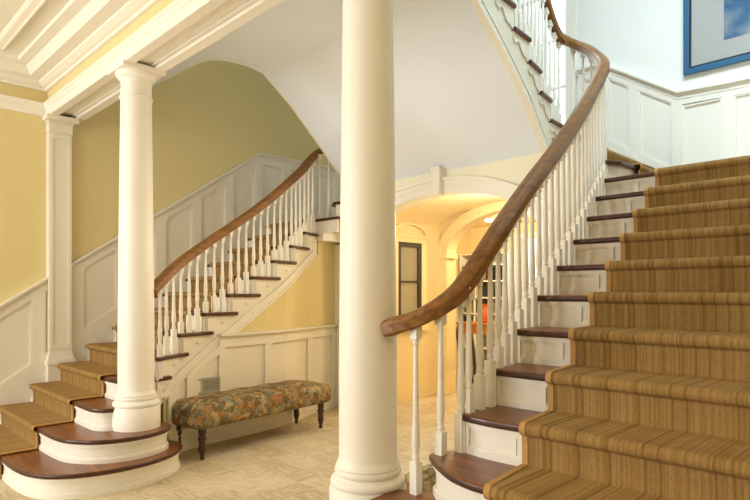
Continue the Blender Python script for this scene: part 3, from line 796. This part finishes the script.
# ------------------------------------------------------------------ arch trim
def archivolt(name, v, c, hw, hs, rise, wdt, d, m, foot=0):
    b = MB(); n = 36
    def pts(o): return [(c-(hw+o)*math.cos(math.pi*i/n), hs+(rise+o)*math.sin(math.pi*i/n)) for i in range(n+1)]
    for o0, o1, dd in ((-.012, wdt*.45, d), (wdt*.45, wdt*.82, d*1.5), (wdt*.82, wdt, d*2.6)):
        A, B = pts(o0), pts(o1)
        for i in range(n):
            b.hexa([(A[i][0], v-dd, A[i][1]), (A[i+1][0], v-dd, A[i+1][1]), (B[i+1][0], v-dd, B[i+1][1]), (B[i][0], v-dd, B[i][1])],
                   [(A[i][0], v+.0, A[i][1]), (A[i+1][0], v+.0, A[i+1][1]), (B[i+1][0], v, B[i+1][1]), (B[i][0], v, B[i][1])])
    for s in (-1, 1):
        x0, x1 = sorted((c+s*(hw-.012), c+s*(hw+wdt*.9)))
        b.box(x0, x1, v-d*1.3, v, foot, hs-.06); b.box(x0-.02, x1+.02, v-d*2.6, v+.2, hs-.07, hs); b.box(x0-.015, x1+.015, v-d*2.2, v, 0, .2)
    return struct(b.build(name, m))
archivolt('trim_13', VA, AC, AHW, AHS, AR, .15, .02, 'white')
archivolt('trim_14', VB+.2, AC, 1.12, 1.95, .53, .13, .02, 'warm')
k = MB(); z0, z1 = 2.415, 2.70
AK = AC+.075
k.hexa([(AK-.035, VA-.09, z0), (AK+.035, VA-.09, z0), (AK+.035, VA, z0), (AK-.035, VA, z0)], [(AK-.055, VA-.11, z1-.05), (AK+.055, VA-.11, z1-.05), (AK+.055, VA, z1-.05), (AK-.055, VA, z1-.05)])
k.box(AK-.06, AK+.06, VA-.12, VA, z1-.05, z1-.01)
tag(k.build('keystone', 'white'), 'white keystone at the top of the wide arch under the stairs', 'keystone')

# ------------------------------------------------------------------ bench
def bench(label, loc, rot, L=1.60, D=.46):
    t = thing('upholstered_bench', label, 'bench', 'floral benches under the stairs', loc); t.rotation_euler = (0, 0, rot)
    bm = bmesh.new(); bmesh.ops.create_cube(bm, size=1)
    for v in bm.verts: v.co = Vector((v.co.x*L, v.co.y*D, v.co.z*.20))
    bmesh.ops.subdivide_edges(bm, edges=bm.edges, cuts=5, use_grid_fill=True)
    bmesh.ops.subdivide_edges(bm, edges=[e for e in bm.edges if abs((e.verts[0].co-e.verts[1].co).x) > .15], cuts=3, use_grid_fill=True)
    for v in bm.verts:
        x, y, z = v.co; k = abs(x)/(L/2); j = abs(y)/(D/2)
        bul = (1-k**6)*(1-j**4)
        z2 = z+(.035*bul if z > 0 else 0)
        if z > 0: z2 += .014*math.sin(x*19)*math.cos(y*17)*bul
        m_ = 1-(abs(z)/.10)**4
        y2 = y*(1+.03*m_)-(0 if abs(z) < .09 else y*.08)
        x2 = x*(1+.012*m_)-(0 if abs(z) < .09 else x*.03)
        if z < -.09: y2 *= .98
        v.co = Vector((x2, y2, z2+.36))
    me = bpy.data.meshes.new('cushion'); bm.to_mesh(me); bm.free()
    for p in me.polygons: p.use_smooth = True
    o = bpy.data.objects.new('cushion', me); C.objects.link(o); o.parent = t; me.materials.append(M['floral'])
    s = o.modifiers.new('s', 'SUBSURF'); s.levels = s.render_levels = 2
    for sx in (-1, 1):
        for sy in (-1, 1):
            b = MB()
            pr = [(r*1.25, h) for r, h in [(.010, 0), (.016, .006), (.017, .018), (.012, .028), (.018, .055), (.023, .075), (.026, .10), (.020, .112), (.026, .122), (.026, .132), (.018, .14), (.024, .155), (.029, .175), (.029, .19), (.020, .205), (.027, .215), (.027, .27)]]
            b.lathe(pr, 20, (sx*(L/2-.09), sy*(D/2-.07), .0)); b.build('leg', 'dark', t)
    return t
# feet at (-1.22,2.37) (-1.41,3.88) (-1.82,3.90)
bench('long floral tufted bench with dark turned legs against the panelled wall under the far stairs', (-1.52, 3.11, 0), math.pi/2+.125, 1.63, .50)
bench('second floral bench mostly hidden behind the near balusters and the big column', (1.37, 3.13, 0), math.pi/2, 1.70, .44)

# ------------------------------------------------------------------ vent
def wx(v): return -(inner(-1, v)+.052)
vt = thing('air_vent', 'grey slatted air vent low on the wall left of the panelling, behind the bench', 'vent', None, (wx(2.68)+.012, 2.66, .60))
b = MB()
for y0, y1, z0, z1 in ((-.19, .17, .0, .02), (-.19, .17, .13, .15), (-.19, -.17, 0, .15), (.15, .17, 0, .15)): b.box(0, .018, y0, y1, z0-.13, z1-.13)
b.build('frame', 'grille', vt, bevel=.002)
b = MB()
for i in range(9): b.box(.002, .012, -.17, .15, -.108+i*.0125, -.102+i*.0125)
b.box(-.004, .003, -.18, .16, -.125, .015)
b.build('louvre', 'grille', vt)

# ------------------------------------------------------------------ picture on the back wall
px0, px1, pz0, pz1 = 1.375, 2.52, 3.51, 4.45
pc = thing('framed_picture', 'glossy picture in a blue frame on the white wall at top right', 'picture', None, (px0, VB, pz0))
W_, H_ = px1-px0, pz1-pz0
b = MB(); fw = .05
for x0, x1, z0, z1 in ((0, W_, 0, fw), (0, W_, H_-fw, H_), (0, fw, fw, H_-fw), (W_-fw, W_, fw, H_-fw)): b.box(x0, x1, -.05, -.002, z0, z1)
b.build('frame', 'blue', pc, bevel=.004)
b = MB(); g = .014
for x0, x1, z0, z1 in ((fw, W_-fw, fw, fw+g), (fw, W_-fw, H_-fw-g, H_-fw), (fw, fw+g, fw, H_-fw), (W_-fw-g, W_-fw, fw, H_-fw)): b.box(x0, x1, -.044, -.01, z0, z1)
b.build('inner_lip', 'black', pc)
b = MB(); b.box(fw, W_-fw, -.02, -.004, fw, H_-fw); b.build('reflection_board', 'reflection_white', pc)  # white board painted as the glare across the glazing
b = MB(); b.box(.34, W_-.16, -.0225, -.018, .24, H_-.16); b.build('print', 'print', pc)
b = MB(); b.box(fw+g, W_-fw-g, -.030, -.026, fw+g, H_-fw-g); b.build('glazing', 'glass', pc)

# ------------------------------------------------------------------ vestibule display case
vx = -1.80
dc = thing('display_cabinet', 'narrow built-in glass display cabinet with an arched head, seen through the arch', 'cabinet', None, (vx, 5.62, 1.0))
b = MB()
for y0, y1, z0, z1 in ((-.33, -.23, -.05, 1.12), (.23, .33, -.05, 1.12), (-.33, .33, 1.06, 1.16), (-.33, .33, -.06, .04)): b.box(0, .04, y0, y1, z0, z1)
b.box(0, .06, -.35, .35, 1.12, 1.16); b.box(0, .06, -.36, .36, -.09, -.05)
n = 16; 
for o0, o1, d in ((.0, .05, .05),):
    for i in range(n):
        a0, a1 = math.pi*i/n, math.pi*(i+1)/n
        q = lambda r, a, dd: (dd, r*1.0*math.cos(a), 1.16+r*.42*math.sin(a))
        b.hexa([q(.30, a0, 0), q(.30, a1, 0), q(.30, a1, d), q(.30, a0, d)], [q(.36, a0, 0), q(.36, a1, 0), q(.36, a1, d), q(.36, a0, d)])
b.build('surround', 'warm', dc)
b = MB()
for y0, y1, z0, z1 in ((-.23, -.17, .04, 1.06), (.17, .23, .04, 1.06), (-.23, .23, .04, .10), (-.23, .23, 1.0, 1.06), (-.17, .17, .54, .56)): b.box(.002, .03, y0, y1, z0, z1)
b.build('door', 'iron', dc)
b = MB(); b.box(.012, .016, -.17, .17, .10, 1.0); b.build('door_glass', 'glass', dc)
b = MB(); b.box(.001, .006, -.17, .17, .10, 1.0); b.build('back_panel', 'cream', dc)

# ------------------------------------------------------------------ library furniture
bc = thing('bookcase', 'white open bookcase full of dark books in the room beyond the arch', 'bookcase', None, (-3.1, 8.45, 0))
b = MB(); b.box(0, .95, .36, .385, 0, 2.1)
for x in (0, .305, .61, .915): b.box(x, x+.03, 0, .37, 0, 2.1)
b.build('carcass', 'white', bc)
for z in (.05, .45, .76, 1.05, 1.33, 1.62, 1.9, 2.1):
    b = MB(); b.box(0, .95, -.01, .37, z-.025, z); b.build('shelf', 'white', bc)
cols = ['navy', 'maroon', 'bookblack', 'teal', 'olive', 'orange', 'tan', 'bookblack', 'navy']
for z, nm in ((.76, 'books low in the white bookcase'), (1.05, 'books on the third shelf of the white bookcase'), (1.33, 'books on the middle shelf of the white bookcase'), (1.62, 'books on the upper shelf of the white bookcase')):
    for bay in range(3):
        x = -3.1+.035+bay*.305
        while x < -3.1+.035+bay*.305+.205:
            wd = random.uniform(.03, .06); hh = random.uniform(.17, .235)
            if random.random() < .25: x += wd; continue
            c = random.choice(cols)
            b = MB(); b.box(x, x+wd*.92, 8.48, 8.65, z+.001, z+hh)
            tag(b.build('book', c, bevel=.003), 'book standing among the '+nm, 'book', nm)
            x += wd
tb = thing('console_table', 'honey oak side table with dark curved legs in the far room', 'table', None, (-1.85, 7.25, 0))
b = MB(); b.box(-.28, .55, -.2, .2, .93, .96); b.build('table_top', 'oak', tb, bevel=.006)
b = MB(); b.box(-.24, .51, -.17, .17, .80, .93); b.build('apron', 'oak', tb)
for sx in (-.22, .49):
    for sy in (-.15, .15):
        pth = spline([(sx, sy, .93), (sx-.03, sy, .78), (sx+.01, sy, .5), (sx+.03, sy, .2), (sx-.02, sy, .02)], 5)
        b = MB(); b.sweep(pth, [(-.03, -.03), (.03, -.03), (.03, .03), (-.03, .03)], up=Vector((0, 1, 0))); b.build('leg', 'dark', tb)
v_ = MB(); v_.lathe([(.04, 0), (.07, .05), (.08, .12), (.05, .2), (.03, .24), (.045, .27)], 24, (-1.72, 7.25, .962))
tag(v_.build('vase', 'orange'), 'orange vase standing on the oak side table in the far room', 'vase')
# recessed ceiling lamp in the library
dl = thing('ceiling_light', 'lit round recessed ceiling light beyond the arch', 'ceiling light', None, (-2.11, 7.91, 2.60))
b = MB(); b.lathe([(.10, -.002), (.10, -.018), (.075, -.022)], 28); b.build('trim_ring', 'white', dl)
b = MB(); b.lathe([(.072, -.012), (.05, -.04), (.01, -.05)], 24); b.build('bulb', 'bulb', dl)
